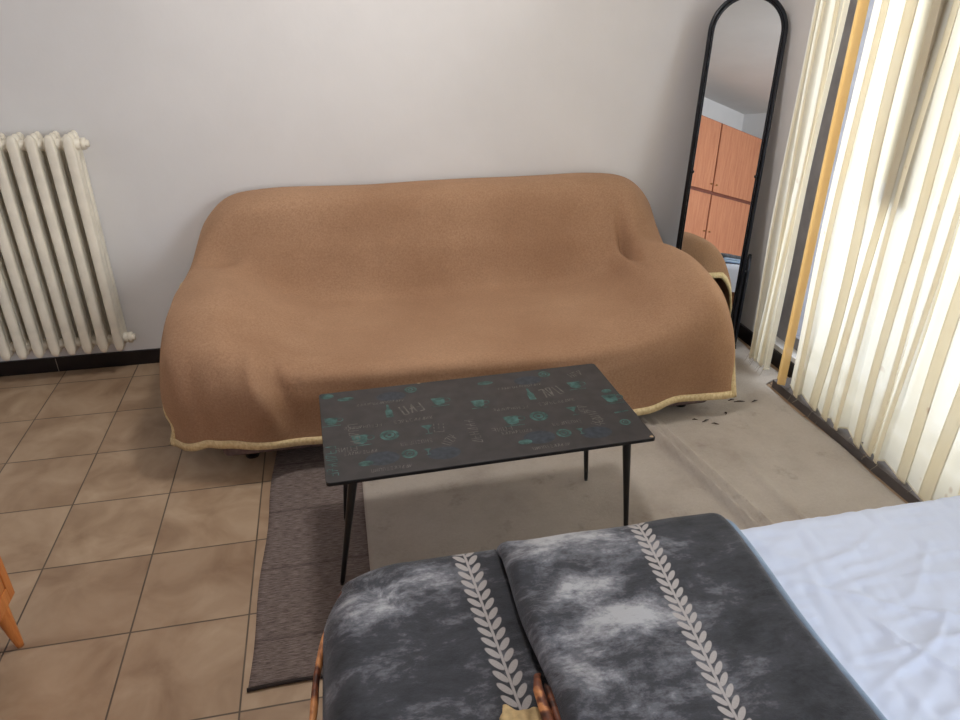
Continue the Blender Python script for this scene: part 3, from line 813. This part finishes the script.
# rolled brown reverse showing along the draped side, just outside the grey layer
bm = bmesh.new()
bp = [(-.040, 1.232, .478), (-.066, 1.180, .474), (-.094, 1.103, .470), (-.113, 1.014, .468), (-.119, .944, .468), (-.124, .880, .466), (-.126, .78, .465), (-.126, .6, .465), (-.124, .4, .465)]
bv_ = [Vector(q)+Vector((.002, -.006, -.004)) for q in bp]
sp = [spline(bv_, k/60) for k in range(61)]
tube(bm, sp, [.003]+[.007+.0005*sin(k*.5) for k in range(59)]+[.003], 10, squash=2.0)
o = link('brown_reverse', bm, M['brownrev'], blanket_a); o['label'] = 'brown edge with orange patches'

# blanket B (folded, thick)
bx0, bx1, bz0, bz1 = .295, .822, .532, .588
def blB(u, v):
    # u goes round the folded stack's cross-section; v runs from near edge to the far drop
    t = .25 + (1.205-.25+.20)*v
    y, dy = wrap(t, -9, 1.212, .06, 0)
    s = .052*(1-v)   # left edge slants slightly
    wl, wr = bx0 + .004*sin(y*9+1)-.003*sin(y*21), bx1+.020*(y-.7) + .004*sin(y*13)
    h = (bz1-bz0)/2; zc = (bz0+bz1)/2; r = h
    # profile points: half circle left, flat top, half circle right, flat bottom
    per = [('L', 0.16), ('T', .5), ('R', .14), ('B', .20)]
    a = u
    if a < .16: th = pi*1.5 - pi*(a/.16); x = wl+r+r*cos(th)*1.0; z = zc+h*sin(th)
    elif a < .66: f = (a-.16)/.5; x = wl+r+(wr-wl-2*r)*f; z = zc+h
    elif a < .80: th = pi/2-pi*((a-.66)/.14); x = wr-r+r*cos(th); z = zc+h*sin(th)
    else: f = (a-.80)/.2; x = wr-r-(wr-wl-2*r)*f; z = zc-h
    if z > zc:
        k = (z-zc)/h
        z += k*(.005*nz(x, y, 4)+.0035*nz(x+3, y, 13))
        # soft cross creases near the left fold
        e = exp(-((x-wl)/.09)**2)
        z += k*e*.006*sin(y*42+3*nz(x, y, 5))
        # thinner towards the far side so the edge rounds off
        z -= k*.010*max(0, (y-1.10)/.1)
    cor = max(0, (v-.72)/.28)
    if u < .5: x += .05*cor**3*(1-min(1, (x-wl)/.25))
    else: x -= .05*cor**3*min(1, max(0, (x-wl)/(wr-wl)-.5)*2)
    return (x, y - (.0 if z > zc else .004), z-dy)
def uvB(u, v, p):
    return (p[0], .25+1.155*v)
bm, BP, BV = grid(blB, 200, 160, uvs=uvB)
bmesh.ops.remove_doubles(bm, verts=bm.verts, dist=1e-5)
for j in (0, 160):
    vs = [v for v in BV[j] if v.is_valid]
    try: bm.faces.new(vs)
    except ValueError: pass
bmesh.ops.recalc_face_normals(bm, faces=bm.faces)
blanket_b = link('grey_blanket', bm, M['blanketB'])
tag(blanket_b, 'thick folded mottled grey velour blanket on top of the other, beside the bare sheet', 'blanket')
# blue-grey edging strip on the right side, and the brown fold at the left
bm = bmesh.new()
row = [BP[j][int(.735*200)] for j in range(0, 142)]
tube(bm, [Vector(p)+Vector((.017, 0, -.010)) for p in row], .009, 10)
tube(bm, [Vector(p)+Vector((.020, 0, -.028)) for p in row], .011, 10)
o = link('edge_piping', bm, M['piping'], blanket_b); o['label'] = 'blue-grey piped edge'
bm = bmesh.new()
tube(bm, [(.296, .855, .545), (.285, .84, .560), (.278, .81, .566), (.279, .76, .562), (.283, .66, .558)], [.002, .006, .009, .010, .010], 12)
tube(bm, [(.298, .83, .548), (.297, .81, .560), (.296, .76, .560), (.298, .66, .560)], [.002, .006, .008, .009], 12)
o = link('brown_fold', bm, M['brownrev'], blanket_b); o['label'] = 'shiny brown rolled fold of lining'

# beige scrap of cloth at the very bottom of the picture
def scrap(u, v):
    x = .205+.075*u; y = .80-.12*v
    y += .010*sin(u*9)*(1-v) - .022*max(0, u-.55)*2*(1-v) - (.012 if u < .12 else 0)*(1-v)
    return (x, y, .535+.010*sin(u*3.1)*sin(v*2+.6)+.003*sin(u*14+v*6))
bm, _, _ = grid(scrap, 24, 24)
tag(link('cloth_scrap', bm, M['beige'], solid=.003), 'small beige cloth corner lying on the charcoal blanket at the bottom edge', 'cloth')

# ------------------------------------------------------------------ pine cabinet at the left edge
cab = empty('bedside_cabinet', (-1.19, 1.42, 0), 'orange pine cabinet on tapered legs, only its corner in view at the left edge', 'cabinet')
cx0, cx1, cy0, cy1, cz0, cz1 = -1.40, -.972, 1.14, 1.728, .150, .60
bm = bmesh.new()
box(bm, (cx0, cy0, cz0), (cx1-.012, cy1, cz1-.02)); 
box(bm, (cx1-.012, cy0, cz0), (cx1, cy0+.03, cz1-.02)); box(bm, (cx1-.012, cy1-.03, cz0), (cx1, cy1, cz1-.02))
box(bm, (cx1-.012, cy0+.03, cz0), (cx1, cy1-.03, cz0+.045)); box(bm, (cx1-.012, cy0+.03, cz1-.045), (cx1, cy1-.03, cz1-.02))
link('body', bm, M['pine'], cab, smooth=False, bevel=.002)
bm = bmesh.new(); rnd_box(bm, (cx0-.01, cy0-.015, cz1-.018), (cx1+.015, cy1+.015, cz1+.004), .006, 3); link('top_board', bm, M['pine'], cab)
for z0, z1 in ((cz0+.049, cz0+.222), (cz0+.228, cz1-.049)):
    bm = bmesh.new(); rnd_box(bm, (cx1-.011, cy0+.034, z0), (cx1-.001, cy1-.034, z1), .003, 2); d = link('drawer', bm, M['pine'], cab)
    bm = bmesh.new(); ym = (cy0+cy1)/2; zm = (z0+z1)/2
    tube(bm, [(cx1-.002, ym, zm), (cx1+.008, ym, zm), (cx1+.014, ym, zm), (cx1+.022, ym, zm)], [.006, .006, .013, .010], 14); link('knob', bm, M['pine'], d)
for x, y, sx, sy in ((cx1-.03, cy1-.045, 1, -.3), (cx1-.03, cy0+.045, 1, .3), (cx0+.03, cy1-.045, -1, -.3), (cx0+.03, cy0+.045, -1, .3)):
    bm = bmesh.new(); tube(bm, [(x+.022*sx, y+.03*sy, 0), (x+.02*sx, y+.027*sy, .01), (x+.004*sx, y+.003*sy, cz0-.03), (x, y, cz0+.001)], [.009, .011, .021, .023], 14)
    link('leg', bm, M['pine'], cab)

# ------------------------------------------------------------------ wardrobe, seen in the mirror
wr = empty('wardrobe', (-1.7, -2.4, 0), 'large reddish wood wardrobe with panelled doors, seen reflected in the mirror', 'wardrobe')
WX = -1.45; wy0, wy1 = -3.76, -1.34; wz = 2.42
bm = bmesh.new(); box(bm, (XL+.005, wy0, 0.0), (WX-.02, wy1, wz)); link('body', bm, M['wardrobe_line'], wr, smooth=False)
ys = [-3.75, -2.39, -1.35]
for k in range(2):
    for z0, z1 in ((.08, 1.485), (1.53, wz-.01)):
        bm = bmesh.new(); a, b = ys[k]+.018, ys[k+1]-.018
        rnd_box(bm, (WX-.02, a, z0), (WX, b, z1), .004, 2)
        d = link('door', bm, M['wardrobe'], wr, smooth=False)
        if k % 2 == 0: ky = b-.05
        else: ky = a+.05
        kz = 1.0 if z0 < 1 else 1.62
        bm = bmesh.new(); tube(bm, [(WX, ky, kz), (WX+.02, ky, kz)], [.006, .012], 12); link('handle', bm, M['brass'], d)

# ------------------------------------------------------------------ light
w = bpy.data.worlds.new('World'); scene.world = w; w.use_nodes = True
bg = w.node_tree.nodes['Background']; bg.inputs[0].default_value = (.80, .90, 1.0, 1); bg.inputs[1].default_value = 1.6
def area(name, loc, rot, sx, sy, power, color):
    l = bpy.data.lights.new(name, 'AREA'); l.shape = 'RECTANGLE'; l.size = sx; l.size_y = sy; l.energy = power; l.color = color
    o = bpy.data.objects.new(name, l); COL.objects.link(o); o.location = loc; o.rotation_euler = rot; return o
# daylight falling through the window opening
area('daylight', (XR+.45, (OY0+OY1)/2, 1.35), (0, radians(90), 0), 2.2, 2.2, 38, (.88, .94, 1.0))
area('fill_rear', (XR+.40, (WY0+WY1)/2, 1.7), (0, radians(78), 0), 1.8, 2.4, 162, (.86, .93, 1.0))  # fill light outside the added window behind the camera
l_ = bpy.data.lights.new('fill_lamp_light', 'AREA'); l_.shape = 'DISK'; l_.size = .34; l_.energy = 22; l_.color = (1, .97, .93)  # disk light of the added lamp, top fill over the sofa
o = bpy.data.objects.new('fill_lamp_light', l_); COL.objects.link(o); o.location = (.3, 2.35, ZC-.16)
# unseen lamp added under the ceiling for more light from above
lamp = empty('fill_lamp', (.3, 2.35, ZC), 'white round fill lamp added under the ceiling, out of the picture', 'fill lamp')
t = NT('fill_lamp_glow'); t.b.inputs['Emission Color'].default_value = (1, .93, .85, 1); t.b.inputs['Emission Strength'].default_value = 3.0; t.set((.9, .9, .9, 1), .5)
bm = bmesh.new(); bmesh.ops.create_uvsphere(bm, u_segments=28, v_segments=14, radius=.17)
for v in bm.verts: v.co = Vector((v.co.x+.3, v.co.y+2.35, v.co.z*.45+ZC-.07))
link('fill_lamp_shade', bm, t.m, lamp)

# ------------------------------------------------------------------ camera
P_, Y_, R_, F_ = 27.07, 12.03, .11, 711.0
cam = bpy.data.cameras.new('Camera'); co = bpy.data.objects.new('Camera', cam); COL.objects.link(co)
cam.sensor_width = 36; cam.sensor_fit = 'HORIZONTAL'; cam.lens = F_/960*36; cam.clip_start = .02
p, y, r = radians(P_), radians(Y_), radians(R_)
fw = Vector((sin(y)*cos(p), cos(y)*cos(p), -sin(p))); rt = Vector((cos(y), -sin(y), 0)); up = rt.cross(fw)
r2 = rt*cos(r)+up*sin(r); u2 = -rt*sin(r)+up*cos(r)
co.matrix_world = Matrix(((r2.x, u2.x, -fw.x, 0), (r2.y, u2.y, -fw.y, 0), (r2.z, u2.z, -fw.z, 1.65), (0, 0, 0, 1)))
scene.camera = co
vs = scene.view_settings; vs.view_transform = 'Standard'; vs.look = 'None'; vs.exposure = 0.0; vs.gamma = 1
scene.cycles.use_denoising = True
scene.cycles.max_bounces = 10; scene.cycles.diffuse_bounces = 5; scene.cycles.transparent_max_bounces = 12
